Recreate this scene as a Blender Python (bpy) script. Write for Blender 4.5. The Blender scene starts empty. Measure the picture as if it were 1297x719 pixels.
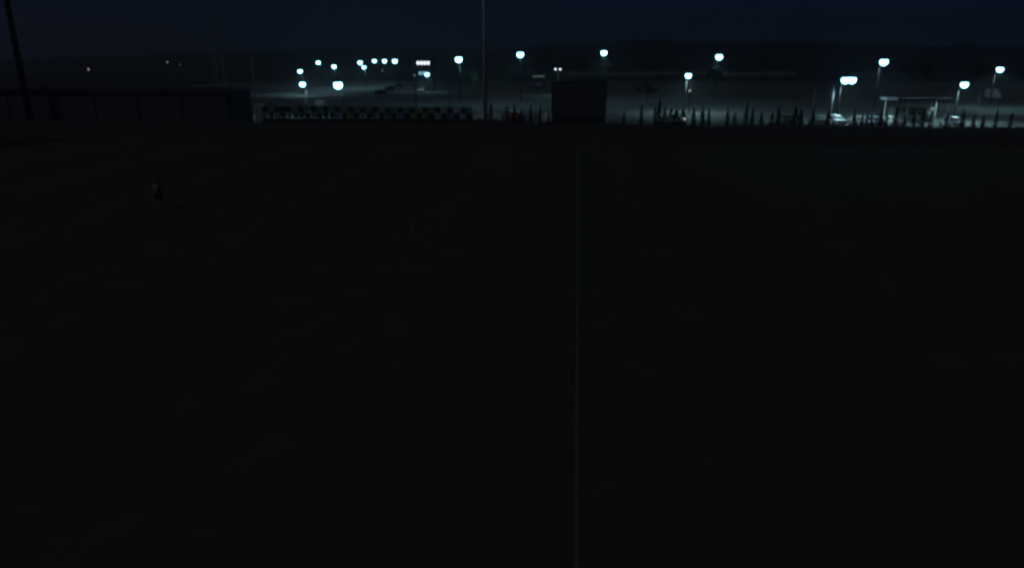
import bpy, bmesh, math, random
from mathutils import Vector, Matrix
R = math.radians
random.seed(7)
sc = bpy.context.scene
COL = sc.collection

# ------------------------------------------------------------------ camera
F_PX, W_PX, H_PX = 900.0, 1297.0, 719.0
PITCH, YAW, CAM = R(17.3), R(5.1), Vector((-0.2, 0.0, 8.5))
cam_d = bpy.data.cameras.new('camera'); cam_d.sensor_width = 36.0
cam_d.lens = 36.0 * F_PX / W_PX; cam_d.clip_start = 0.1; cam_d.clip_end = 8000
cam = bpy.data.objects.new('camera', cam_d); COL.objects.link(cam)
cam.location = CAM; cam.rotation_euler = (R(90) - PITCH, 0, YAW); sc.camera = cam

# ------------------------------------------------------------------ night sky
SUN_EL, SUN_ROT = R(42), R(-125)
SKY_STRENGTH, MOON_STRENGTH = 0.0020, 0.155
w = bpy.data.worlds.new('World'); sc.world = w; w.use_nodes = True
nt = w.node_tree; nt.nodes.clear()
sky = nt.nodes.new('ShaderNodeTexSky'); sky.sky_type = 'NISHITA'; sky.sun_disc = False
sky.sun_elevation = SUN_EL; sky.sun_rotation = SUN_ROT
sky.air_density = 1.0; sky.dust_density = 0.2; sky.ozone_density = 6.0
tint = nt.nodes.new('ShaderNodeMix'); tint.data_type = 'RGBA'; tint.blend_type = 'MULTIPLY'
tint.inputs['Factor'].default_value = 1.0; tint.inputs['B'].default_value = (0.24, 0.48, 1.2, 1)
bg = nt.nodes.new('ShaderNodeBackground'); bg.inputs['Strength'].default_value = SKY_STRENGTH
wo = nt.nodes.new('ShaderNodeOutputWorld')
nt.links.new(sky.outputs['Color'], tint.inputs['A']); nt.links.new(tint.outputs['Result'], bg.inputs['Color'])
nt.links.new(bg.outputs['Background'], wo.inputs['Surface'])

moon = bpy.data.lights.new('moon', 'SUN'); moon.energy = MOON_STRENGTH; moon.angle = R(12); moon.color = (0.9, 0.95, 1.0)
mo = bpy.data.objects.new('moon', moon); COL.objects.link(mo)
sd = Vector((math.sin(SUN_ROT) * math.cos(SUN_EL), math.cos(SUN_ROT) * math.cos(SUN_EL), math.sin(SUN_EL)))
mo.rotation_euler = (-sd).to_track_quat('-Z', 'Y').to_euler()

vs = sc.view_settings; vs.view_transform = 'Standard'; vs.look = 'None'; vs.exposure = 0.0; vs.gamma = 1.0
vs.use_curve_mapping = False
sc.cycles.use_denoising = True
sc.cycles.filter_width = 2.8
sc.cycles.max_bounces = 4; sc.cycles.diffuse_bounces = 2; sc.cycles.volume_bounces = 0
sc.cycles.transparent_max_bounces = 6

# ------------------------------------------------------------------ pixel -> place
_f = Vector((-math.sin(YAW) * math.cos(PITCH), math.cos(YAW) * math.cos(PITCH), -math.sin(PITCH)))
_r = Vector((math.cos(YAW), math.sin(YAW), 0)); _u = _r.cross(_f)
def P(px, py, d):
    """point seen at photo pixel (px, py) standing d metres away along the halfway line"""
    v = _f + _r * ((px - W_PX / 2) / F_PX) + _u * ((H_PX / 2 - py) / F_PX)
    return CAM + v * (d / v.y)
def XAT(px, d, z=0.0):
    a = (px - W_PX / 2) / F_PX; dz = z - CAM.z
    x = (a * (d * math.cos(YAW) * math.cos(PITCH) - dz * math.sin(PITCH)) - d * math.sin(YAW)) / (math.cos(YAW) + a * math.sin(YAW) * math.cos(PITCH))
    return x + CAM.x

# ------------------------------------------------------------------ materials
def mat(name, col, rough=0.7, var=0.25, scale=3.0, bump=0.0, metal=0.0, spec=0.3):
    m = bpy.data.materials.new(name); m.use_nodes = True
    n = m.node_tree.nodes; l = m.node_tree.links; b = n['Principled BSDF']
    b.inputs['Roughness'].default_value = rough; b.inputs['Metallic'].default_value = metal
    b.inputs['Specular IOR Level'].default_value = spec
    tc = n.new('ShaderNodeTexCoord'); nz = n.new('ShaderNodeTexNoise'); nz.inputs['Scale'].default_value = scale
    nz.inputs['Detail'].default_value = 6
    l.new(tc.outputs['Object'], nz.inputs['Vector'])
    rp = n.new('ShaderNodeValToRGB')
    rp.color_ramp.elements[0].position = 0.3; rp.color_ramp.elements[1].position = 0.7
    rp.color_ramp.elements[0].color = tuple(c * (1 - var) for c in col) + (1,)
    rp.color_ramp.elements[1].color = tuple(min(1, c * (1 + var)) for c in col) + (1,)
    l.new(nz.outputs['Fac'], rp.inputs['Fac']); l.new(rp.outputs['Color'], b.inputs['Base Color'])
    if bump:
        bp = n.new('ShaderNodeBump'); bp.inputs['Strength'].default_value = bump
        l.new(nz.outputs['Fac'], bp.inputs['Height']); l.new(bp.outputs['Normal'], b.inputs['Normal'])
    return m
def glow(name, col, s):
    m = bpy.data.materials.new(name); m.use_nodes = True
    b = m.node_tree.nodes['Principled BSDF']
    b.inputs['Base Color'].default_value = (0.8, 0.8, 0.8, 1)
    b.inputs['Emission Color'].default_value = col + (1,); b.inputs['Emission Strength'].default_value = s
    return m
def cloth(name, col):
    m = bpy.data.materials.new(name); m.use_nodes = True
    n = m.node_tree.nodes; l = m.node_tree.links; b = n['Principled BSDF']; out = n['Material Output']
    b.inputs['Base Color'].default_value = col + (1,); b.inputs['Roughness'].default_value = 0.8
    t = n.new('ShaderNodeBsdfTranslucent'); t.inputs['Color'].default_value = col + (1,)
    nz = n.new('ShaderNodeTexNoise'); nz.inputs['Scale'].default_value = 4
    mp = n.new('ShaderNodeMapRange'); mp.inputs['To Min'].default_value = 0.35; mp.inputs['To Max'].default_value = 0.75
    mx = n.new('ShaderNodeMixShader'); l.new(nz.outputs['Fac'], mp.inputs['Value']); l.new(mp.outputs['Result'], mx.inputs['Fac'])
    l.new(b.outputs['BSDF'], mx.inputs[1]); l.new(t.outputs['BSDF'], mx.inputs[2]); l.new(mx.outputs['Shader'], out.inputs['Surface'])
    return m
M = {
 'asphalt': mat('asphalt', (0.115, 0.12, 0.117), 0.85, 0.3, 0.25, 0.15),
 'field': mat('field', (0.035, 0.035, 0.026), 0.95, 0.4, 0.02, 0.2),
 'earth': mat('earth', (0.055, 0.047, 0.042), 0.95, 0.35, 0.8, 0.4),
 'hill': mat('hill', (0.03, 0.028, 0.022), 0.95, 0.4, 0.01, 0.2),
 'chalk': mat('chalk', (0.115, 0.132, 0.155), 0.9, 0.3, 6.0),
 'worn_chalk': mat('worn_chalk', (0.085, 0.09, 0.09), 0.9, 0.4, 1.5),
 'bay': mat('bay_paint', (0.42, 0.43, 0.42), 0.8, 0.4, 2.0),
 'galv': mat('galvanised', (0.36, 0.37, 0.37), 0.5, 0.15, 5.0, 0, 0.4),
 'darkmetal': mat('dark_metal', (0.035, 0.036, 0.038), 0.5, 0.2, 5.0),
 'black': mat('black_screen', (0.085, 0.084, 0.085), 0.6, 0.2, 8.0),
 'concrete': mat('concrete', (0.26, 0.25, 0.235), 0.9, 0.25, 1.2, 0.3),
 'darkwall': mat('dark_render', (0.055, 0.055, 0.065), 0.85, 0.2, 1.0, 0.2),
 'roofsheet': mat('roof_sheet', (0.05, 0.052, 0.058), 0.6, 0.2, 1.0),
 'white': mat('white_paint', (0.72, 0.73, 0.72), 0.5, 0.08, 2.0),
 'palegreen': mat('pale_green_paint', (0.42, 0.52, 0.47), 0.6, 0.15, 2.0),
 'cream': mat('cream_render', (0.5, 0.48, 0.42), 0.85, 0.12, 0.8),
 'tyre': mat('tyre', (0.02, 0.02, 0.02), 0.9), 'rim': mat('rim', (0.4, 0.4, 0.42), 0.35, 0.1, 5, 0, 0.8),
 'glass': mat('car_glass', (0.02, 0.025, 0.03), 0.08, 0.1, 2, 0, 0, 0.6),
 'leaf': mat('leaf', (0.05, 0.085, 0.04), 0.6, 0.4, 2.0), 'conifer': mat('conifer', (0.03, 0.05, 0.03), 0.75, 0.4, 3.0),
 'bark': mat('bark', (0.09, 0.07, 0.055), 0.9, 0.3, 8, 0.5),
 'standwall': mat('stand_render', (0.075, 0.077, 0.092), 0.85, 0.2, 1.0, 0.2),
 'pale_mast': mat('pale_mast', (0.5, 0.52, 0.52), 0.6, 0.1, 3.0),
 'pole_dark': mat('painted_pole', (0.018, 0.019, 0.019), 0.6, 0.15, 5.0),
 'lens_off': mat('lamp_glass_off', (0.12, 0.13, 0.13), 0.2, 0.1),
 'tail': mat('tail_light', (0.35, 0.02, 0.02), 0.3, 0.1), 'headoff': mat('headlight_off', (0.2, 0.21, 0.2), 0.4, 0.1),
 'skin': mat('skin', (0.35, 0.22, 0.16), 0.6, 0.1, 6), 'shirt': mat('pale_shirt', (0.24, 0.22, 0.16), 0.85, 0.12, 8),
 'shorts': mat('dark_shorts', (0.03, 0.03, 0.04), 0.85, 0.15, 8), 'hair': mat('hair', (0.02, 0.016, 0.012), 0.7, 0.3, 30),
}
LAMP_COL = (0.5, 0.9, 0.97)
M['lamp'] = glow('lamp_bowl', (0.22, 0.74, 1.0), 18)
M['lamp_dim'] = glow('lamp_bowl_dim', (0.75, 0.95, 1.0), 2.5)
M['win_white'] = glow('lit_pane', (0.85, 0.93, 1.0), 2.2)
M['win_blue'] = glow('lit_pane_blue', (0.2, 0.55, 0.8), 0.9)
M['headlight'] = glow('headlight_lit', (0.9, 1.0, 0.95), 1.5)
M['fascia'] = glow('added_glow_fascia', (.8, 1.0, .92), .05)  # weak emission added to brighten the kiosk's white roof edge, not a lamp
M['farlamp'] = glow('far_lamp', (1.0, 0.92, 0.75), 0.6)

# ------------------------------------------------------------------ mesh helpers
def obj(name, bm, m, parent=None, smooth=False):
    me = bpy.data.meshes.new(name); bm.normal_update(); bm.to_mesh(me); bm.free()
    if m is not None: me.materials.append(m)
    if smooth:
        for p in me.polygons: p.use_smooth = True
    o = bpy.data.objects.new(name, me); COL.objects.link(o)
    if parent: o.parent = parent
    return o
def thing(name, label, cat, loc, rz=0.0, group=None):
    o = bpy.data.objects.new(name, None); COL.objects.link(o); o.empty_display_size = 0.3
    o.location = loc; o.rotation_euler = (0, 0, rz); o['label'] = label; o['category'] = cat
    if group: o['group'] = group
    return o
def box(bm, c, s, rot=None):
    ret = bmesh.ops.create_cube(bm, size=1.0)
    mt = Matrix.Translation(c) @ (rot.to_4x4() if rot else Matrix.Identity(4)) @ Matrix.Diagonal((s[0], s[1], s[2], 1))
    bmesh.ops.transform(bm, matrix=mt, verts=ret['verts']); return ret['verts']
def tube(bm, a, b, r1, r2=None, seg=8):
    a = Vector(a); b = Vector(b); r2 = r1 if r2 is None else r2; d = b - a
    ret = bmesh.ops.create_cone(bm, cap_ends=True, segments=seg, radius1=r1, radius2=r2, depth=d.length)
    mt = Matrix.Translation((a + b) / 2) @ d.to_track_quat('Z', 'Y').to_matrix().to_4x4()
    bmesh.ops.transform(bm, matrix=mt, verts=ret['verts'])
def lathe(bm, prof, seg=16, axis='Z', off=(0, 0, 0)):
    rings = []
    for r, z in prof:
        ring = []
        for i in range(seg):
            t = 2 * math.pi * i / seg
            p = (r * math.cos(t), r * math.sin(t), z) if axis == 'Z' else (r * math.cos(t), z, r * math.sin(t))
            ring.append(bm.verts.new(Vector(p) + Vector(off)))
        rings.append(ring)
    for k in range(len(rings) - 1):
        for i in range(seg):
            bm.faces.new((rings[k][i], rings[k][(i + 1) % seg], rings[k + 1][(i + 1) % seg], rings[k + 1][i]))
    bm.faces.new(rings[0][::-1]); bm.faces.new(rings[-1])
def B(): return bmesh.new()
def bevel(bm, w=0.03, seg=2):
    bmesh.ops.bevel(bm, geom=list(bm.edges), offset=w, segments=seg, affect='EDGES')
def copy_tree(o, parent=None):
    c = o.copy(); COL.objects.link(c); c.parent = parent
    for ch in list(o.children): copy_tree(ch, c)
    return c
def structure(o): o['kind'] = 'structure'; return o

# ------------------------------------------------------------------ ground, bank, car park, hills
bm = B()
vv = [bm.verts.new(p) for p in ((-3000, -300, -0.012), (3000, -300, -0.012), (3000, 3500, -0.012), (-3000, 3500, -0.012))]
bm.faces.new(vv); structure(obj('ground', bm, M['field']))

# mown grass pitch
mg = bpy.data.materials.new('pitch_grass'); mg.use_nodes = True
n = mg.node_tree.nodes; l = mg.node_tree.links; b = n['Principled BSDF']; b.inputs['Roughness'].default_value = 0.9
b.inputs['Specular IOR Level'].default_value = 0.1
tc = n.new('ShaderNodeTexCoord'); sx = n.new('ShaderNodeSeparateXYZ'); l.new(tc.outputs['Object'], sx.inputs['Vector'])
mul = n.new('ShaderNodeMath'); mul.operation = 'MULTIPLY'; mul.inputs[1].default_value = math.pi / 5.25; l.new(sx.outputs['X'], mul.inputs[0])
sn = n.new('ShaderNodeMath'); sn.operation = 'SINE'; l.new(mul.outputs[0], sn.inputs[0])
nz = n.new('ShaderNodeTexNoise'); nz.inputs['Scale'].default_value = 0.6; nz.inputs['Detail'].default_value = 10; l.new(tc.outputs['Object'], nz.inputs['Vector'])
ad = n.new('ShaderNodeMath'); ad.operation = 'MULTIPLY_ADD'; ad.inputs[1].default_value = 0.06; l.new(sn.outputs[0], ad.inputs[0]); l.new(nz.outputs['Fac'], ad.inputs[2])
rp = n.new('ShaderNodeValToRGB'); rp.color_ramp.elements[0].position = 0.25; rp.color_ramp.elements[1].position = 0.75
rp.color_ramp.elements[0].color = (0.062, 0.064, 0.045, 1); rp.color_ramp.elements[1].color = (0.085, 0.084, 0.06, 1)
l.new(ad.outputs[0], rp.inputs['Fac']); l.new(rp.outputs['Color'], b.inputs['Base Color'])
bp = n.new('ShaderNodeBump'); bp.inputs['Strength'].default_value = 0.3; nz2 = n.new('ShaderNodeTexNoise'); nz2.inputs['Scale'].default_value = 25
l.new(tc.outputs['Object'], nz2.inputs['Vector']); l.new(nz2.outputs['Fac'], bp.inputs['Height']); l.new(bp.outputs['Normal'], b.inputs['Normal'])
Y0, Y1, YC, HL = 5.0, 74.6, 38.8, 52.5     # touchlines, centre spot, half length
Y0 = 2 * YC - Y1
bm = B(); vv = [bm.verts.new(p) for p in ((-58, Y0 - 3, 0), (58, Y0 - 3, 0), (58, 79.5, 0), (-58, 79.5, 0))]
bm.faces.new(vv); pitch = structure(obj('pitch', bm, mg))
def line(x0, y0, x1, y1, wd=0.1, m='chalk'):
    bm = B(); a = Vector((x0, y0, 0.004)); c = Vector((x1, y1, 0.004)); d = (c - a).normalized(); s = Vector((-d.y, d.x, 0)) * wd / 2
    bm.faces.new([bm.verts.new(p) for p in (a - s, c - s, c + s, a + s)]); return obj('painted_line', bm, M[m], pitch)
line(0, Y0 + .06, 0, Y1 - .06); line(-HL, Y1, HL, Y1, m='worn_chalk'); line(-HL, Y0, HL, Y0, m='worn_chalk')
for s in (-1, 1):
    line(s * HL, Y0 + .06, s * HL, Y1 - .06, m='worn_chalk')
    for dep, half in ((16.5, 20.16), (5.5, 9.16)):
        line(s * (HL - dep), YC - half, s * (HL - dep), YC + half, m='worn_chalk')
        for q in (-1, 1): line(s * (HL - dep + .06), YC + q * half, s * (HL - .06), YC + q * half, m='worn_chalk')
bm = B(); pr = None; ring = []
for i in range(97):
    t = 2 * math.pi * i / 96
    ring.append([bm.verts.new((r * math.cos(t), YC + r * math.sin(t), 0.008)) for r in (9.09, 9.2)])
for i in range(96): bm.faces.new((ring[i][0], ring[i][1], ring[i + 1][1], ring[i + 1][0]))
obj('centre_circle', bm, M['worn_chalk'], pitch)

# asphalt of the car park and its bays
bm = B(); vv = [bm.verts.new(p) for p in ((-150, 92, 0), (210, 92, 0), (210, 350, 0), (-150, 350, 0))]
bm.faces.new(vv); park = structure(obj('car_park', bm, M['asphalt']))
for yy in (104, 116, 132, 148, 164, 180, 196, 215, 235):
    for side in (-1, 1):
        bm = B()
        for k in range(60):
            x = -60 + k * 2.6
            vv = [bm.verts.new(p) for p in ((x, yy - 2.4, .004), (x + .12, yy - 2.4, .004), (x + .12, yy + 2.4, .004), (x, yy + 2.4, .004))]
            bm.faces.new(vv)
        if side == 1: obj('bay_marking', bm, M['bay'], park)
        else: bm.free()

# earth bank at the far side of the pitch
def crest(x): return 1.36 + 0.10 * math.sin(x * 0.23 + 1) + 0.06 * math.sin(x * 0.71) + 0.7 * math.exp(-((x + 11.2) / 1.9) ** 2)
bm = B(); rows = []
for i in range(321):
    x = -120 + i * 0.75; c = crest(x)
    prof = [(79.6, -0.05), (80.2, 0.25), (82.5, c * .55), (85.5, c * .88), (87.2, c), (88.8, c), (90.5, c * .6), (93.5, -0.05)]
    rows.append([bm.verts.new((x, y, max(-0.05, z + random.uniform(-.03, .03)) if 0.1 < z else z)) for y, z in prof])
for i in range(320):
    for k in range(7): bm.faces.new((rows[i][k], rows[i + 1][k], rows[i + 1][k + 1], rows[i][k + 1]))
structure(obj('bank', bm, M['earth'], None, True))

# ridge against the sky: (photo x, photo y) of the skyline
SKYL = [(-400, 74), (0, 74), (60, 73), (130, 71), (220, 69), (320, 66), (400, 62), (440, 59), (500, 60), (560, 62), (620, 63), (680, 58), (740, 57), (790, 52), (830, 50),
        (880, 54), (950, 53), (1020, 52), (1100, 56), (1180, 58), (1240, 57), (1297, 60), (1700, 58)]
def skyl(px):
    for (a, ya), (c, yc) in zip(SKYL, SKYL[1:]):
        if a <= px <= c: return ya + (yc - ya) * (px - a) / (c - a)
    return 70
DH = 900.0
bm = B(); rows = []
for i in range(421):
    px = -390 + i * 5; e = P(px, skyl(px), DH); rough = random.uniform(-.5, .5) + 0.8 * math.sin(i * .9) * random.random()
    rows.append([bm.verts.new(p) for p in ((e.x * .8, DH * .72, -0.3), (e.x * .88, DH * .82, e.z * .35 + rough), (e.x * .95, DH * .93, e.z * .8 + rough), (e.x, DH, e.z + rough), (e.x * 1.15, DH * 1.2, -0.3))])
for i in range(420):
    for k in range(4): bm.faces.new((rows[i][k], rows[i + 1][k], rows[i + 1][k + 1], rows[i][k + 1]))
structure(obj('hills', bm, M['hill'], None, True))

# ------------------------------------------------------------------ lamps of the car park
def bowl(bm, c, r, dep):
    prof = [(r * math.cos(t), -dep * .55 - dep * math.sin(t)) for t in (-.55, -.2, .15, 0.5, 0.85, 1.2, 1.48)]
    lathe(bm, prof[::-1], 14, 'Z', c)
def lamp_post(px, py, d, label, r=0.36, power=6000, heads=1, bulb='lamp', face=0.0, pole='pole_dark'):
    top = P(px, py, d); h = top.z
    t = thing('lamp_post', label, 'lamp post', (top.x, d, 0), face, 'lamp posts of the car park')
    bm = B(); tube(bm, (0, 1.3, 0.02), (0, 1.3, h + .25), .11, .06, 10); tube(bm, (0, 1.3, h + .2), (0, 0, h + .22), .05, .04, 8); obj('pole', bm, M[pole], t, True)
    bm = B(); box(bm, (0, 1.3, .03), (.42, .42, .06)); lathe(bm, [(.17, .06), (.15, .5), (.11, .55)], 10, 'Z', (0, 1.3, 0)); obj('base', bm, M['galv'], t)
    xs = [0] if heads == 1 else [-.62, .62]; r *= 1.3
    for x in xs:
        if heads > 1:
            bm = B(); tube(bm, (0, 0, h + .2), (x, 0, h + .2), .05, .04); obj('arm', bm, M['galv'], t)
        bm = B(); lathe(bm, [(r * .9, 0.0), (r * .88, .06), (r * .6, .16), (.09, .24)], 14, 'Z', (x, 0, h)); hd = obj('lamp_head', bm, M['galv'], t, True)
        bm = B(); bowl(bm, (x, 0, h - .004), r, r * .95); obj('lamp_bowl', bm, M[bulb], hd, True)
        if power:
            ld = bpy.data.lights.new('lamp_light', 'SPOT'); ld.energy = power; ld.color = LAMP_COL; ld.spot_size = R(150 if d < 120 else 164); ld.spot_blend = .3
            ld.shadow_soft_size = .25
            lo = bpy.data.objects.new('lamp_light', ld); COL.objects.link(lo); lo.parent = hd; lo.location = (x, 0, h - r - .15)
    return t
lamp_post(581, 73, 150, 'lit lamp post standing next to the slim floodlight mast, on its chequered screen side', .5)
lamp_post(659, 67, 160, 'tall lit lamp post between the slim mast and the black scoreboard', .5)
lamp_post(765, 65, 180, 'tallest lit lamp post, rising behind the black scoreboard', .5)
lamp_post(911, 70, 160, 'tall lit lamp post with a lower lit lamp post just beside it', .5)
lamp_post(872, 94, 130, 'short lit lamp post beside a tall one, with a tiny lamp on its pole', .36)
lamp_post(1075.5, 99, 110, 'lamp post with two bright heads side by side', .4, 3500, 2, 'lamp', R(25))
lamp_post(1120, 76, 125, 'tall lit lamp post rising at the end of the canopy', .45)
lamp_post(1222, 105, 112, 'low lit lamp post beyond the far end of the canopy', .36)
lamp_post(1267, 86, 150, 'lit lamp post in the car park beyond the white van', .42)
lamp_post(428, 105, 115, 'brightest low lamp post behind the chequered screen', .5)
lamp_post(383, 105, 118, 'low lamp post behind the chequered screen, near the dark pavilion', .33, 2500)
lamp_post(380, 89, 200, 'medium lamp post above the low one near the dark pavilion', .42)
lamp_post(403, 78, 260, 'far lamp post standing against the hill foot, first from the dark pavilion', .5)
lamp_post(423, 83, 230, 'far lamp post rising right above the brightest low lamp post', .48)
lamp_post(456, 78, 260, 'far lamp post close to a slightly lower one', .55)
lamp_post(461, 84, 250, 'far lamp post, the lower of a close pair', .45)
for px, r, lb in ((474, .55, 'first of three far lamp posts of equal height, beside the close pair'), (487, .6, 'middle of three far lamp posts of equal height in a row'), (500, .7, 'last of three equal far lamp posts, towards the building with lit windows')):
    lamp_post(px, 76, 300, lb, r, 6000)
lamp_post(541, 93, 222, 'lamp post shining in front of the building with lit windows', .45, 2000, 1)
lamp_post(706.5, 87, 200, 'dimly lit lamp post with two small heads just above the scoreboard', .2, 250, 2, 'lamp_dim')

def dark_post(px, py, d, wd, label):
    top = P(px, py, d); h = top.z
    t = thing('lamp_post', label, 'lamp post', (top.x, d, 0), 0, 'unlit lamp posts')
    bm = B(); tube(bm, (0, 0, 0), (0, 0, h), .12, .09, 8); obj('pole', bm, M['darkmetal'], t, True)
    bm = B(); box(bm, (wd / 2 * .9, 0, h + .1), (abs(wd), .5, .2)); bevel(bm, .04); obj('lamp_head', bm, M['darkmetal'], t)
dark_post(526, 108, 135, -1.9, 'unlit lamp post with long flat head in front of the car with headlights')
dark_post(569, 103, 130, 2.1, 'unlit lamp post with long flat head beside the slim mast')
def pale_post(px, py, d, label):
    top = P(px, py, d)
    t = thing('post', label, 'post', (top.x, d, 0), 0, 'plain metal posts')
    bm = B(); tube(bm, (0, 0, 0), (0, 0, top.z), .055, .035, 8); obj('shaft', bm, M['galv'], t, True)
    bm = B(); lathe(bm, [(.06, top.z), (.05, top.z + .05), (.02, top.z + .1)], 8); obj('cap', bm, M['galv'], t)
pale_post(1243, 112, 108, 'plain pale metal post beside the low lit lamp post')
pale_post(1057, 110, 112, 'plain pale metal post next to the twin headed lamp post')
pale_post(1265, 113, 118, 'plain pale metal post in front of the white van')
pale_post(1033, 112, 125, 'faint metal post behind the young conifers')
pale_post(655.5, 120, 100, 'thin post rising among young conifers beside the scoreboard')
pale_post(785, 128, 100, 'thin post on the open side of the scoreboard')
pale_post(317.5, 62, 93, 'thin tall pole at the end of the dark pavilion')

# tiny lamps
def bollard_lamp(px, py, d, label):
    p = P(px, py, d); z0 = crest(p.x) - .05 if 87 < d < 89 else 0
    t = thing('small_lamp', label, 'lamp', (p.x, d, z0), 0, 'small dim lamps')
    bm = B(); tube(bm, (0, 0, 0), (0, 0, p.z - z0), .05, .04, 8); obj('post', bm, M['darkmetal'], t)
    bm = B(); bmesh.ops.create_icosphere(bm, subdivisions=2, radius=.16, matrix=Matrix.Translation((0, 0, p.z - z0 + .1))); obj('globe', bm, M['lampdot'], t, True)
M['lampdot'] = glow('globe_glow', (0.95, 0.97, 0.9), .5)
bollard_lamp(867, 152, 88, 'tiny dim lamp low on the bank crest among young conifers')
bollard_lamp(873.5, 116, 128, 'tiny dim lamp just below the short lamp post head')
bollard_lamp(484.5, 90, 240, 'small dim lamp below the row of three far lamp posts')
bollard_lamp(525, 96, 215, 'small dim lamp at the corner of the building with lit windows')
for px, py, lab in ((112, 88, 'lonely far light on the dark hillside near the leaning dark mast'), (212, 79, 'lonely far light on the hillside above the dark pavilion'), (228, 82, 'faintest far light on the hillside above the dark pavilion')):
    d = 560; p = P(px, py, d)
    t = thing('far_lamp', lab, 'lamp', (p.x, d, 0), 0, 'far lights on the hillside')
    bm = B(); tube(bm, (0, 0, 0), (0, 0, p.z), .12, .08, 6); obj('pole', bm, M['galv'], t)
    rr = .75 if px == 112 else .5 if px == 212 else .25
    bm = B(); bmesh.ops.create_icosphere(bm, subdivisions=2, radius=rr, matrix=Matrix.Translation((0, 0, p.z)) @ Matrix.Diagonal((.7, .7, 1.3, 1))); obj('globe', bm, M['farlamp'], t, True)

# ------------------------------------------------------------------ floodlight masts of the ground (power off)
def flood_head(t, h, rx=3.2):
    bm = B()
    for k in range(3): box(bm, (0, -.1, h + k * 1.1), (rx, .14, .14))
    for s in (-1, 1): box(bm, (s * rx * .45, 0, h + 1.1), (.12, .1, 2.4))
    hd = obj('head_frame', bm, M['darkmetal'], t)
    for k in range(3):
        for i in range(4):
            x = (i - 1.5) * rx / 4
            bm = B(); lathe(bm, [(.12, .0), (.3, .28), (.31, .34)], 12, 'Y'); bmesh.ops.scale(bm, vec=(1, -1, 1), verts=bm.verts); bmesh.ops.reverse_faces(bm, faces=bm.faces)
            bmesh.ops.translate(bm, vec=(x, -.18, h + k * 1.1), verts=bm.verts); obj('floodlight', bm, M['lens_off'], hd)
def tube_mast(px, d, r, h, label, m, py=60):
    e = P(px, py, d); t = thing('floodlight_mast', label, 'mast', (e.x, d, 0), math.atan2(e.x, d) * -1, 'floodlight masts of the ground')
    bm = B(); tube(bm, (0, 0, 0), (0, 0, h), r, r * .6, 14); obj('pole', bm, m, t, True)
    bm = B(); lathe(bm, [(r * 1.8, 0), (r * 1.8, .08), (r * 1.2, .12), (r * 1.05, .5)], 14); obj('base_flange', bm, M['concrete'], t)
    flood_head(t, h)
tube_mast(614, 100, .30, 30, 'slim pale floodlight mast rising behind the chequered screen end', M['pale_mast'])
tube_mast(20, 88.5, .45, 32, 'thick dark floodlight mast near the far corner of the pitch', M['darkmetal'])
e = P(277, 80, 96); t = thing('floodlight_mast', 'faint lattice floodlight mast rising behind the dark pavilion', 'mast', (e.x, 96, 0), .2, 'floodlight masts of the ground')
hh = 31.0; legs = [(-1, -1), (1, -1), (1, 1), (-1, 1)]; ww = lambda z: .62 - .3 * z / hh
for sx_, sy_ in legs:
    bm = B(); tube(bm, (sx_ * ww(0), sy_ * ww(0), 0), (sx_ * ww(hh), sy_ * ww(hh), hh), .06, .05, 6); obj('leg', bm, M['galv'], t)
for side in range(4):
    a, c = legs[side], legs[(side + 1) % 4]
    for k in range(20):
        z0, z1 = k * hh / 20, (k + 1) * hh / 20
        if k % 2: a, c = c, a
        bm = B(); tube(bm, (a[0] * ww(z0), a[1] * ww(z0), z0), (c[0] * ww(z1), c[1] * ww(z1), z1), .03, .03, 5); obj('brace', bm, M['galv'], t)
flood_head(t, hh)

# ------------------------------------------------------------------ scoreboard
pL, pR = P(699, 103, 88), P(769, 103, 88); wS = pR.x - pL.x; zT = pL.z; zB = P(734, 147, 88).z; cx = (pL.x + pR.x) / 2
t = thing('scoreboard', 'large black switched off scoreboard on the bank facing the pitch', 'scoreboard', (cx, 88, crest(cx) - .05))
zo = -(crest(cx) - .05)
bm = B(); box(bm, (0, .22, (zT + zB) / 2 + zo), (wS, .4, zT - zB)); bevel(bm, .03); obj('cabinet', bm, M['darkmetal'], t)
nx, nz_ = 8, 5; pw, ph = (wS - .3) / nx, (zT - zB - .3) / nz_
pm = B(); box(pm, (0, 0, 0), (pw - .012, .04, ph - .012)); bevel(pm, .008, 1); first = None
for i in range(nx):
    for k in range(nz_):
        loc = ((i - (nx - 1) / 2) * pw, .0, (zT + zB) / 2 + zo + (k - (nz_ - 1) / 2) * ph)
        if first is None: first = obj('display_panel', pm, M['black'], t); first.location = loc
        else:
            q = first.copy(); COL.objects.link(q); q.parent = t; q.location = loc
bm = B()
for s in (-1, 1):
    box(bm, (s * (wS / 2 - .06), -.02, (zT + zB) / 2 + zo), (.12, .09, zT - zB - .24)); box(bm, (0, -.022, (zT + zB) / 2 + zo + s * ((zT - zB) / 2 - .06)), (wS, .09, .12))
obj('frame', bm, M['darkmetal'], t)
for x in (-wS * .42, -wS * .15, wS * .15, wS * .42):
    bm = B(); box(bm, (x, .3, (zB + zo) / 2), (.25, .25, zB + zo + .02)); box(bm, (x, .3, .04), (.5, .5, .12)); obj('leg', bm, M['darkmetal'], t)
bm = B(); box(bm, (0, .05, (zB + zo) / 2), (wS * .98, .08, max(.1, zB + zo - .06))); obj('skirt', bm, M['darkmetal'], t)

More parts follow.
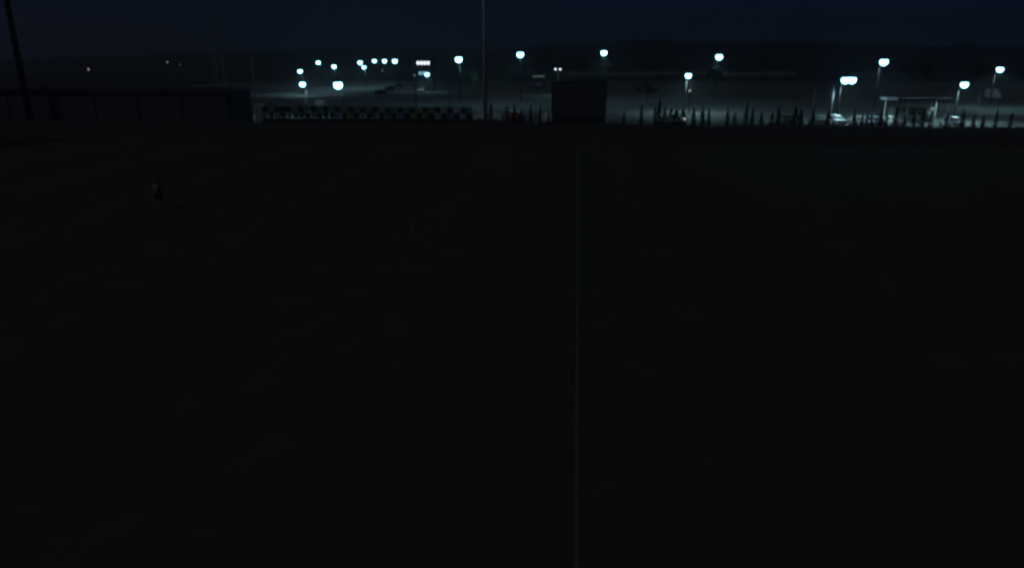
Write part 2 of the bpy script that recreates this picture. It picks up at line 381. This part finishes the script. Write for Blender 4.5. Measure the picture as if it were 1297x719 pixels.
# ------------------------------------------------------------------ chequered screen on the bank
d = 88.0; xa = P(332, 143, d).x; xb = P(606, 143, d).x; cw = .78; ncol = int((xb - xa) / cw)
t = thing('chequered_screen', 'long screen of dark, olive, yellow and blue squares on the bank crest', 'screen', (xa, d, 0))
C_dark = cloth('screen_dark', (.05, .06, .06)); C_yel = cloth('screen_yellow', (.36, .35, .16)); C_ol = cloth('screen_olive', (.26, .3, .16))
C_blu = cloth('screen_blue', (.18, .28, .42)); C_wht = cloth('screen_white', (.5, .55, .55)); C_gry = cloth('screen_grey', (.27, .3, .3))
zt = P(470, 135.5, d).z; zb = P(470, 150.5, d).z; chh = (zt - zb) / 2
protos = {}
rnd = random.Random(3)
for i in range(ncol):
    u = i / ncol
    for k in range(2):
        if (i + k) % 2: c = C_dark
        elif u > .86: c = rnd.choice([C_blu, C_wht, C_blu])
        elif u > .7: c = rnd.choice([C_yel, C_ol, C_yel, C_wht])
        elif u > .3: c = rnd.choice([C_ol, C_gry, C_ol, C_yel, C_gry])
        else: c = rnd.choice([C_gry, C_ol, C_gry, C_dark])
        if c.name not in protos:
            bm = B(); N = 4
            g = [[bm.verts.new(((a / N - .5) * (cw - .05), .03 * math.sin(a * 1.3 + bb), (bb / N - .5) * (chh - .05))) for a in range(N + 1)] for bb in range(N + 1)]
            for a in range(N):
                for bb in range(N): bm.faces.new((g[bb][a], g[bb][a + 1], g[bb + 1][a + 1], g[bb + 1][a]))
            o = obj('panel', bm, c, t); protos[c.name] = o
        else:
            o = protos[c.name].copy(); COL.objects.link(o); o.parent = t
        o.location = ((i + .5) * cw, 0, zb + (k + .5) * chh)
for i in range(0, ncol + 1, 3):
    bm = B(); x = i * cw; z0 = crest(xa + x) - .08; tube(bm, (x, .07, z0), (x, .07, zt + .04), .03, .03, 6); obj('post', bm, M['darkmetal'], t)
for i in range(0, ncol, 3):
    bm = B(); box(bm, ((i + 1.5) * cw, .1, zb / 2 + .35), (cw * 3 - .02, .05, zb - .74)); obj('added_gap_board', bm, M['darkmetal'], t)  # dark boards added to cover the bright gap below the panels
for z in (zb - .02, zb + chh, zt + .02):
    bm = B(); tube(bm, (0, .05, z), (ncol * cw, .05, z), .018, .018, 6); obj('rail', bm, M['darkmetal'], t)

# ------------------------------------------------------------------ dark pavilion beside the pitch
d = 92.0; xl, xr = P(-90, 120, d).x, P(322, 120, d + 4.8).x - .25; zr = P(280, 112, d).z; Wd = xr - xl; zg = 0
t = thing('pavilion', 'low dark flat roofed pavilion on the far side of the pitch', 'pavilion', ((xl + xr) / 2, d, 0))
bm = B(); box(bm, (0, 4.5, (zr - .3) / 2), (Wd - .4, .25, zr - .3)); obj('back_wall', bm, M['standwall'], t)
for s in (-1, 1):
    bm = B(); box(bm, (s * (Wd / 2 - .15), 1.4, (zr - .3) / 2), (.22, 5.9, zr - .3)); obj('side_wall', bm, M['standwall'], t)
bm = B(); box(bm, (0, 1.4, zr - .12), (Wd + .5, 6.8, .24)); bevel(bm, .03); rf = obj('roof', bm, M['roofsheet'], t)
bm = B(); box(bm, (0, -2.06, zr - .2), (Wd + .5, .1, .5)); obj('fascia', bm, M['roofsheet'], rf)
for i in range(11):
    pw_ = (Wd - .5) / 11
    bm = B(); box(bm, ((i - 5) * pw_, -1.7, (zr - .3) / 2), (pw_ - .03, .16, zr - .3)); obj('wall_panel', bm, M['standwall'], t)
npost = 8
for i in range(npost):
    bm = B(); box(bm, (-Wd / 2 + .6 + i * (Wd - 1.2) / (npost - 1), -1.84, zr / 2 - .12), (.12, .1, zr - .24)); obj('column', bm, M['standwall'], t)
p = P(327.5, 127, 103)
t = thing('portable_cabin', 'narrow pale green cabin just past the end of the dark pavilion', 'cabin', (p.x, 103, 0))
bm = B(); box(bm, (0, 0, 1.3), (1.05, 1.05, 2.5)); bevel(bm, .03); obj('body', bm, M['palegreen'], t)
bm = B(); box(bm, (0, -.54, 1.2), (.7, .04, 2.0)); dr = obj('door', bm, M['palegreen'], t); bm = B(); box(bm, (.27, -.575, 1.2), (.04, .03, .2)); obj('handle', bm, M['darkmetal'], dr)
bm = B(); box(bm, (0, 0, 2.62), (1.15, 1.15, .14)); bevel(bm, .05); obj('roof', bm, M['white'], t)

# ------------------------------------------------------------------ building with lit windows
d = 228.0; c = P(536, 80, d); t = thing('building', 'small two storey building with a row of lit windows', 'building', (c.x, d, 0))
wb = 5.6; hb = c.z + 1.3
bm = B(); box(bm, (0, 2.5, hb / 2), (wb, 5, hb)); obj('wall', bm, M['darkwall'], t)
bm = B(); box(bm, (0, 2.5, hb + .1), (wb + .5, 5.5, .2)); obj('roof', bm, M['roofsheet'], t)
def window(x, z, w_, h_, m):
    bm = B()
    for s in (-1, 1): box(bm, (x + s * (w_ / 2 + .04), -.03, z), (.08, .1, h_ + .16)); box(bm, (x, -.03, z + s * (h_ / 2 + .04)), (w_, .1, .08))
    f = obj('window', bm, M['darkmetal'], t); bm = B(); box(bm, (x, -.01, z), (w_, .04, h_)); obj('pane', bm, M[m], f)
for i in range(4): window((i - 1.5) * 1.08, c.z, .7, .95, 'win_white')
z2 = P(536, 93, d).z
for i in range(3): window((i - 1.0) * 1.0 - .1, z2, .7, 1.0, 'win_blue')
bm = B(); box(bm, (1.9, -.03, 1.1), (1.0, .08, 2.2)); obj('door', bm, M['darkmetal'], t)

# ------------------------------------------------------------------ kiosk, canopy, walls
d = 240.0; c = P(682, 97, d); t = thing('kiosk', 'low kiosk with a white roof edge behind the scoreboard', 'kiosk', (c.x, d, 0)); wk = 4.0
bm = B(); box(bm, (0, 1.5, (c.z - .4) / 2), (wk - .5, 3, c.z - .4)); obj('wall', bm, M['darkwall'], t)
bm = B(); box(bm, (0, 1.4, c.z), (wk, 3.8, .75)); bevel(bm, .05); rf = obj('roof', bm, M['white'], t)
bm = B(); box(bm, (0, -.54, c.z), (wk - .3, .06, .5)); obj('added_glow_fascia', bm, M['fascia'], rf)  # roof edge strip brightened by its own added emission
bm = B(); box(bm, (0, -.02, 1.8), (wk * .6, .08, 1.1)); obj('shutter', bm, M['galv'], t)
d = 112.0; x0 = P(1123, 125, d).x; x1 = P(1207, 126, d).x; zc = P(1165, 126, d).z; wc = x1 - x0
t = thing('canopy', 'long flat roofed canopy on thin legs behind the young conifers', 'canopy', (x0, d, 0))
bm = B(); box(bm, (wc / 2 + .8, 2.0, zc), (wc - 1.6, 4.2, .28)); bevel(bm, .03); rf = obj('roof', bm, M['darkmetal'], t)
bm = B(); box(bm, (.75, 1.0, zc + .06), (1.6, 2.4, .42)); bevel(bm, .03); wr = obj('end_box', bm, M['white'], t); wr['label'] = 'white box at the end of the canopy roof'
bm = B(); box(bm, (wc / 2 + 1, -.14, zc + .17), (wc - 2.2, .1, .1)); obj('gutter', bm, M['white'], rf)
for x in (.05, 3.3, 6.5, wc - .4):
    for y in (.2, 3.8):
        if x < 1 and y > 1: continue
        bm = B(); box(bm, (x, y, (zc - .15) / 2), (.13, .13, zc - .15)); obj('leg', bm, M['white'] if x < 1 else M['galv'], t)
bm = B(); box(bm, (wc / 2 + 1, 4.0, 1.0), (wc - 2.4, .12, 2.0)); obj('back_panel', bm, M['concrete'], t)
d = 520.0; xa2, xb2 = P(715, 92, d).x, P(1010, 92, d).x
t = thing('boundary_wall', 'long low pale wall at the far edge of the car park', 'wall', ((xa2 + xb2) / 2, d, 0)); seg = 14; sl = (xb2 - xa2) / seg; zwt = P(860, 91, d).z
for i in range(seg):
    bm = B(); hgt = zwt + random.uniform(-.2, .2); box(bm, ((i - (seg - 1) / 2) * sl, 0, hgt / 2), (sl - .4, .25, hgt)); obj('wall_panel', bm, M['concrete'], t)
    bm = B(); box(bm, ((i - seg / 2) * sl, 0, zwt / 2 + .1), (.36, .36, zwt + .2)); obj('pier', bm, M['concrete'], t)
def fence(pa, pb, d, h, lab):
    xa, xb = XAT(pa, d, 1), XAT(pb, d, 1); nn = max(2, int((xb - xa) / 2.5)); st = (xb - xa) / nn
    t = thing('rail_fence', lab, 'fence', (xa, d, 0))
    for i in range(nn + 1):
        bm = B(); tube(bm, (i * st, 0, 0), (i * st, 0, h), .035, .035, 6); obj('post', bm, M['galv'], t)
    for z in (.45 * h, h - .03):
        bm = B(); tube(bm, (0, .04, z), (nn * st, .04, z), .025, .025, 6); obj('rail', bm, M['galv'], t)
fence(1255, 1420, 107, 1.5, 'metal rail fence beside the plain pale posts')

# ------------------------------------------------------------------ cars
def make_car(name, paint, loc, rz, label, van=False, lights=False):
    t = thing(name, label, 'van' if van else 'car', loc, rz, 'vehicles in the car park')
    L, Wc = (5.0, 1.95) if van else (4.3, 1.76)
    if van: st = [(-2.5, .80, .95, 1.9, .78), (-2.42, .96, 1.05, 2.2, .86), (.9, .97, 1.1, 2.25, .86), (1.45, .97, 1.12, 1.62, .84), (1.9, .95, 1.08, 1.1, .92), (2.4, .88, .92, .94, .84), (2.5, .78, .7, .72, .74)]
    else: st = [(-2.15, .74, .82, .84, .70), (-2.05, .82, .93, .96, .80), (-1.55, .86, .96, 1.02, .80), (-.95, .88, .95, 1.42, .60), (.2, .88, .93, 1.46, .60), (.62, .88, .92, 1.36, .60), (1.2, .87, .9, .95, .78), (1.9, .83, .80, .83, .76), (2.12, .72, .62, .64, .66)]
    bm = B(); rings = []
    for x, hw, zb_, zt_, rw in st:
        pts = [(hw * .92, .22), (hw, .45), (hw * .985, zb_), (rw, zt_), (rw * .5, zt_ + .03)]
        ring = [(y, z) for y, z in pts] + [(-y, z) for y, z in pts[::-1]]
        rings.append([bm.verts.new((x, y, z)) for y, z in ring])
    for a, c in zip(rings, rings[1:]):
        for i in range(len(a)): bm.faces.new((a[i], c[i], c[(i + 1) % len(a)], a[(i + 1) % len(a)]))
    bm.faces.new(rings[0]); bm.faces.new(rings[-1][::-1]); bmesh.ops.recalc_face_normals(bm, faces=bm.faces)
    obj('body', bm, paint, t)
    def pane(name_, quad, off):
        bm = B(); c = sum((Vector(q) for q in quad), Vector()) / 4; o_ = Vector(off) * .012
        bm.faces.new([bm.verts.new(c + (Vector(q) - c) * .88 + o_) for q in quad]); obj(name_, bm, M['glass'], t)
    S = {round(s[0], 2): s for s in st}
    def q(a, c):
        return [(a[0], a[4], a[3]), (a[0], -a[4], a[3]), (c[0], -c[4], c[3]), (c[0], c[4], c[3])]
    if van: ws = [(st[2], st[3], (.5, 0, .8))]
    else: ws = [(st[5], st[6], (.6, 0, .8)), (st[2], st[3], (-.6, 0, .8))]
    for i, (a, c, off) in enumerate(ws): pane('windscreen' if i == 0 else 'rear_window', q(a, c), off)
    sides = [(st[2], st[3])] if van else [(st[3], st[4]), (st[4], st[5])]
    for a, c in sides:
        for s in (-1, 1): pane('side_window', [(a[0], s * a[4], a[3] - .06), (c[0], s * c[4], c[3] - .06), (c[0], s * c[1] * .985, c[2] + .03), (a[0], s * a[1] * .985, a[2] + .03)], (0, s * 1.2, .4))
    for x in (-L * .31, L * .31):
        for s in (-1, 1):
            bm = B(); lathe(bm, [(.24, -.09), (.31, -.1), (.325, -.05), (.325, .05), (.31, .1), (.24, .09)], 16, 'Y', (x, s * (Wc / 2 - .07), .325)); wh = obj('wheel', bm, M['tyre'], t)
            bm = B(); lathe(bm, [(.2, -.015), (.2, .0), (.06, .015)] if s > 0 else [(.06, -.015), (.2, .0), (.2, .015)], 12, 'Y', (x, s * (Wc / 2 + .025), .325)); obj('rim', bm, M['rim'], wh)
    xe = st[-1][0]; xr_ = st[0][0]
    for s in (-1, 1):
        bm = B(); box(bm, (xe - .05, s * .55, .66 if not van else .75), (.14, .3, .14)); bevel(bm, .03); obj('headlight', bm, M['headlight'] if lights else M['headoff'], t)
        bm = B(); box(bm, (xr_ + .03, s * .6, .78), (.1, .24, .14)); bevel(bm, .03); obj('tail_light', bm, M['tail'], t)
        bm = B(); box(bm, (.75 if not van else 1.4, s * (Wc / 2 + .08), 1.0), (.12, .16, .12)); bevel(bm, .03); obj('mirror', bm, paint, t)
    bm = B(); box(bm, (xe + .012, 0, .42), (.03, .5, .11)); obj('number_plate', bm, M['white'], t)
    return t
PW = mat('car_white', (.75, .76, .75), .3, .05, 2, 0, 0, .5); PS = mat('car_silver', (.4, .42, .42), .3, .08, 2, 0, .5); PD = mat('car_dark', (.03, .035, .04), .3, .1, 2, 0, 0, .5)
PR = mat('car_red', (.3, .03, .03), .3, .1, 2, 0, 0, .5); PG = mat('car_grey', (.16, .17, .17), .35, .1, 2, 0, .3)
def car(px, d, rz, paint, label, **k):
    return make_car('van' if k.get('van') else 'parked_car', paint, (XAT(px, d, .7), d, .004), R(rz), label, **k)
car(619, 108, 175, PW, 'white car behind the mound, nearest the slim floodlight mast')
car(644, 112, -95, PS, 'silver car facing the pitch behind the first young conifers')
car(655.5, 108, 85, PR, 'red car between the silver car and the scoreboard')
car(694, 108, -90, PW, 'white car half hidden by the edge of the scoreboard')
car(996, 106, 90, PG, 'grey car behind the young conifers, with no car beside it')
car(1036, 106, 90, PS, 'silver car next to the white car by the twin headed lamp post')
car(1057, 106, -80, PW, 'white car below the twin headed lamp post')
car(1089, 104, -90, PW, 'white car parked between the twin headed lamp post and a silver one')
car(1108, 104, -88, PS, 'silver car parked at the foot of the tall lamp post by the canopy')
car(1132, 105, -90, PW, 'white car parked at the white end leg of the canopy')
car(1163, 115, 90, PG, 'grey car parked under the canopy')
car(1206, 104, -92, PW, 'white car parked below the far end of the canopy')
car(388, 140, -60, PS, 'silver car behind the low lamp post near the dark pavilion')
car(405, 141, -75, PW, 'white car between the two low lamp posts')
car(482, 200, 80, PD, 'dark car in the far car park nearest the chequered screen')
car(494, 230, 80, PD, 'dark car in the middle of three dark cars standing apart')
car(506, 255, 75, PD, 'dark car farthest out below the row of three lamps')
car(535, 226 - 5, -90, PD, 'dark car with both headlights on in front of the lit building', lights=True)
make_car('van', PW, (XAT(1258, 190, 1.5), 190, .004), R(-95), 'white van seen end on beyond the pale posts', van=True)

# ------------------------------------------------------------------ trees
def leaf_cloud(bm, pts, size, rnd):
    for p in pts:
        a = Vector((rnd.gauss(0, 1), rnd.gauss(0, 1), rnd.gauss(0, 1))).normalized(); c = a.orthogonal().normalized(); s = size * rnd.uniform(.6, 1.3)
        e = a.cross(c); bm.faces.new([bm.verts.new(Vector(p) + v * s) for v in (c, e * .55, -c, -e * .55)])
def sapling_meshes(seed):
    rnd = random.Random(seed); bm = B(); pts = []
    for i in range(420):
        z = rnd.random() ** 1.25; rr = .19 * (1 - z) ** .75 * (0.55 + .45 * math.sin(min(1, z * 6) * 1.57)) * rnd.uniform(.5, 1.15); th = rnd.random() * 6.283
        pts.append((rr * math.cos(th), rr * math.sin(th), .08 + z * .92))
    leaf_cloud(bm, pts, .045, rnd)
    cr = bpy.data.meshes.new('crown'); bm.to_mesh(cr); bm.free(); cr.materials.append(M['conifer'])
    bm = B(); tube(bm, (0, 0, 0), (0, 0, .9), .022, .006, 6); tr = bpy.data.meshes.new('trunk'); bm.to_mesh(tr); bm.free(); tr.materials.append(M['bark'])
    return cr, tr
SAP = [sapling_meshes(s) for s in range(5)]
SPIKES = [(622, 131, 1.2), (642, 135, .8), (651, 133, 1), (660, 137, 1), (672, 134, .9), (684, 134, .8), (695, 140, .8), (790, 140, 1), (812, 132, 1), (829, 135, .9), (834, 126, 1.2), (841, 137, 1.6),
          (849, 138, 2), (856, 139, 2.2), (864, 138, 2), (878, 137, 1.3), (889, 135, 1.2), (897, 138, 1.1), (920.5, 136, 1), (930, 142, 1), (944, 130, 1), (952, 136, 1), (963.5, 142, 1.3), (977, 143, 1.4), (985, 136, 1.2),
          (1006, 136, 1.5), (1013, 139, 1.4), (1028.5, 137, 1), (1047.5, 140, 1.3), (1081, 139, 1), (1091, 145, .9), (1097, 144, .9), (1102.5, 143, .9), (1114.5, 136, 1), (1122, 145, .9), (1133, 135, 1), (1145, 145, .9), (1156, 142, 1), (1167, 140, 1),
          (1178, 140, 1.1), (1198, 142, 1.1), (1218, 138, 1), (1232, 146, 1.2), (1244, 146, 1.1), (1260, 139, .8), (1279, 143, 1.1)]
SEGS = [(620, 700, 'between the slim mast and the scoreboard'), (780, 866, 'between the scoreboard and the tiny bank lamp'), (870, 992, 'between the tiny bank lamp and the grey car'),
        (995, 1050, 'in front of the grey and silver cars'), (1075, 1125, 'before the cars below the tall canopy lamp'), (1128, 1200, 'in front of the flat roofed canopy'), (1201, 1300, 'past the canopy, by the pale posts')]
def sapling_label(px, py, wf):
    for a, c, where in SEGS:
        if a <= px <= c:
            seg_ = [q for q in SPIKES if a <= q[0] <= c]; ys = sorted(q[1] for q in seg_)
            if py == ys[0] and ys.count(py) == 1: return 'tallest young conifer ' + where
            if py == ys[-1] and ys.count(py) == 1: return 'shortest young conifer ' + where
            return ('bushy broad young conifer ' if wf >= 1.4 else 'slender mid sized young conifer ') + where
for i, (px, py, wf) in enumerate(SPIKES):
    d = 88.0 + ((i * 7) % 5 - 2) * .2; tp = P(px, py, d); x = XAT(px, d, 1.4); z0 = crest(x) - .08; h = tp.z - z0
    t = thing('conifer_sapling', sapling_label(px, py, wf), 'conifer', (x, d, z0), random.random() * 6.28, 'young conifers on the bank crest')
    for me, nm in zip(SAP[i % 5], ('crown', 'trunk')):
        o = bpy.data.objects.new(nm, me); COL.objects.link(o); o.parent = t; o.scale = (1.25 * wf * (h ** .3), 1.25 * wf * (h ** .3), h)
def tree(px, py, d, r, label, seed):
    c = P(px, py, d); rnd = random.Random(seed); h = c.z
    t = thing('tree', label, 'tree', (c.x, d, 0), 0, 'trees around the car park')
    bm = B(); tube(bm, (0, 0, 0), (0, 0, h), .16, .07, 8)
    for k in range(6):
        th = k * 1.05 + rnd.random(); z = h * rnd.uniform(.45, .8)
        tube(bm, (0, 0, z), (math.cos(th) * r * .7, math.sin(th) * r * .7, z + r * rnd.uniform(.3, .8)), .06, .02, 6)
    obj('trunk', bm, M['bark'], t)
    bm = B(); pts = []
    cl = [Vector((rnd.gauss(0, .45), rnd.gauss(0, .45), rnd.gauss(0, .38))) * r for _ in range(16)]
    for q in cl:
        for _ in range(110):
            v = Vector((rnd.gauss(0, 1), rnd.gauss(0, 1), rnd.gauss(0, 1))).normalized() * (r * .36 * rnd.random() ** .4); pts.append(q + v + Vector((0, 0, h)))
    leaf_cloud(bm, pts, .2, rnd); obj('crown', bm, M['leaf'], t)
for a in [(597, 97, 162, 2.0, 'round tree lit by the lamp post next to the slim mast', 1), (643, 88, 176, 2.2, 'tree under the tall lamp post between mast and scoreboard', 2),
          (762, 84, 196, 2.6, 'tree lit from above behind the scoreboard', 3), (735, 78, 240, 3.2, 'dark tree standing back above the scoreboard', 4),
          (820, 112, 165, 1.7, 'small dark tree alone in the car park past the scoreboard', 5), (835, 66, 290, 4.4, 'tall dark tree rising above the skyline', 6),
          (905, 92, 178, 2.0, 'tree below the tall lamp post with the shorter one beside', 7), (965, 72, 280, 4.2, 'broad dark tree in the gap between the lamp posts', 8),
          (1015, 70, 290, 4.4, 'dark tree behind the faint metal post', 9), (1175, 84, 230, 3.2, 'dark tree behind the canopy', 11), (1238, 82, 240, 3.0, 'dark tree between the low lamp post and its neighbour', 12), (685, 74, 260, 3.4, 'dark tree behind the kiosk', 13)]:
    tree(*a)

# ------------------------------------------------------------------ person on the pitch
def person(x, y, rz, label):
    t = thing('person', label, 'person', (x, y, .004), rz)
    J = {'pel': (0, 0, .95, .15, .11), 'wai': (0, .01, 1.12, .14, .1), 'che': (0, 0, 1.32, .17, .12), 'nec': (0, .01, 1.47, .06, .06), 'hd1': (0, -.01, 1.55, .07, .075), 'hd2': (0, -.015, 1.65, .082, .1), 'hd3': (0, 0, 1.74, .065, .075)}
    E = [('pel', 'wai'), ('wai', 'che'), ('che', 'nec'), ('nec', 'hd1'), ('hd1', 'hd2'), ('hd2', 'hd3')]
    for s, k in ((-1, 'l'), (1, 'r')):
        J.update({k + 'sh': (s * .18, 0, 1.41, .065, .065), k + 'el': (s * .25, .03, 1.14, .045, .045), k + 'wr': (s * .27, -.05, .9, .032, .03), k + 'ha': (s * .27, -.08, .81, .02, .042),
                  k + 'hip': (s * .1, 0, .88, .1, .1), k + 'kn': (s * .12, -.03, .5, .06, .06), k + 'ca': (s * .125, .02, .33, .055, .058), k + 'an': (s * .13, .02, .09, .036, .04), k + 'to': (s * .15, -.15, .04, .04, .03)})
        E += [('che', k + 'sh'), (k + 'sh', k + 'el'), (k + 'el', k + 'wr'), (k + 'wr', k + 'ha'), ('pel', k + 'hip'), (k + 'hip', k + 'kn'), (k + 'kn', k + 'ca'), (k + 'ca', k + 'an'), (k + 'an', k + 'to')]
        for f in range(5):
            ff = k + 'f%d' % f; off = (f - 1.5) * .017
            if f < 4:
                J[ff] = (s * .27, -.085 + off, .775, .009, .009); J[ff + 't'] = (s * .262, -.09 + off, .715 + abs(f - 1.2) * .008, .008, .008)
                E += [(k + 'ha', ff), (ff, ff + 't')]
            else:
                J[ff] = (s * .255, -.125, .8, .01, .01); E += [(k + 'ha', ff)]
    names = list(J); me = bpy.data.meshes.new('body'); me.from_pydata([J[q][:3] for q in names], [(names.index(a), names.index(c)) for a, c in E], [])
    o = bpy.data.objects.new('body', me); COL.objects.link(o); o.parent = t
    mod = o.modifiers.new('skin', 'SKIN'); mod.use_smooth_shade = True
    for i, q in enumerate(names):
        sv = me.skin_vertices[0].data[i]; sv.radius = J[q][3:]; sv.use_root = (q == 'pel')
    o.modifiers.new('sub', 'SUBSURF').levels = 2; o.modifiers['sub'].render_levels = 2
    me.materials.append(M['skin'])
    # shirt, shorts, hair
    bm = B(); lathe(bm, [(.19, .92), (.185, 1.1), (.205, 1.3), (.19, 1.43), (.075, 1.49)], 16); bmesh.ops.scale(bm, vec=(1.05, .76, 1), verts=bm.verts)
    for s in (-1, 1): tube(bm, (s * .17, 0, 1.44), (s * .235, .02, 1.2), .088, .075, 10)
    obj('shirt', bm, M['shirt'], t, True)
    bm = B(); lathe(bm, [(.2, .8), (.2, .95)], 14); bmesh.ops.scale(bm, vec=(1.02, .74, 1), verts=bm.verts)
    for s in (-1, 1): tube(bm, (s * .1, 0, .92), (s * .12, -.01, .56), .12, .105, 10)
    obj('shorts', bm, M['shorts'], t, True)
    bm = B(); bmesh.ops.create_icosphere(bm, subdivisions=3, radius=1, matrix=Matrix.Translation((0, .018, 1.69)) @ Matrix.Diagonal((.092, .108, .1, 1)))
    bmesh.ops.delete(bm, geom=[v for v in bm.verts if v.co.z < 1.7 and v.co.y < .0 or v.co.z < 1.62], context='VERTS'); obj('hair', bm, M['hair'], t, True)
g = P(203, 264, 40); k = CAM.z / (CAM.z - g.z); gx = CAM + (g - CAM) * k
person(gx.x, gx.y, R(20), 'person in a pale shirt standing alone on the dark pitch')

# ------------------------------------------------------------------ night haze
HAZE = 0.0008
bm = B(); box(bm, (0, 700, 40), (5400, 1700, 90))
hz = obj('haze', bm, None); hz['kind'] = 'stuff'
hm = bpy.data.materials.new('haze'); hm.use_nodes = True; n = hm.node_tree.nodes; n.remove(n['Principled BSDF'])
pv = n.new('ShaderNodeVolumePrincipled'); pv.inputs['Density'].default_value = HAZE; pv.inputs['Color'].default_value = (.85, .88, .9, 1); pv.inputs['Anisotropy'].default_value = 0.6
hm.node_tree.links.new(pv.outputs['Volume'], n['Material Output'].inputs['Volume']); hz.data.materials.append(hm)
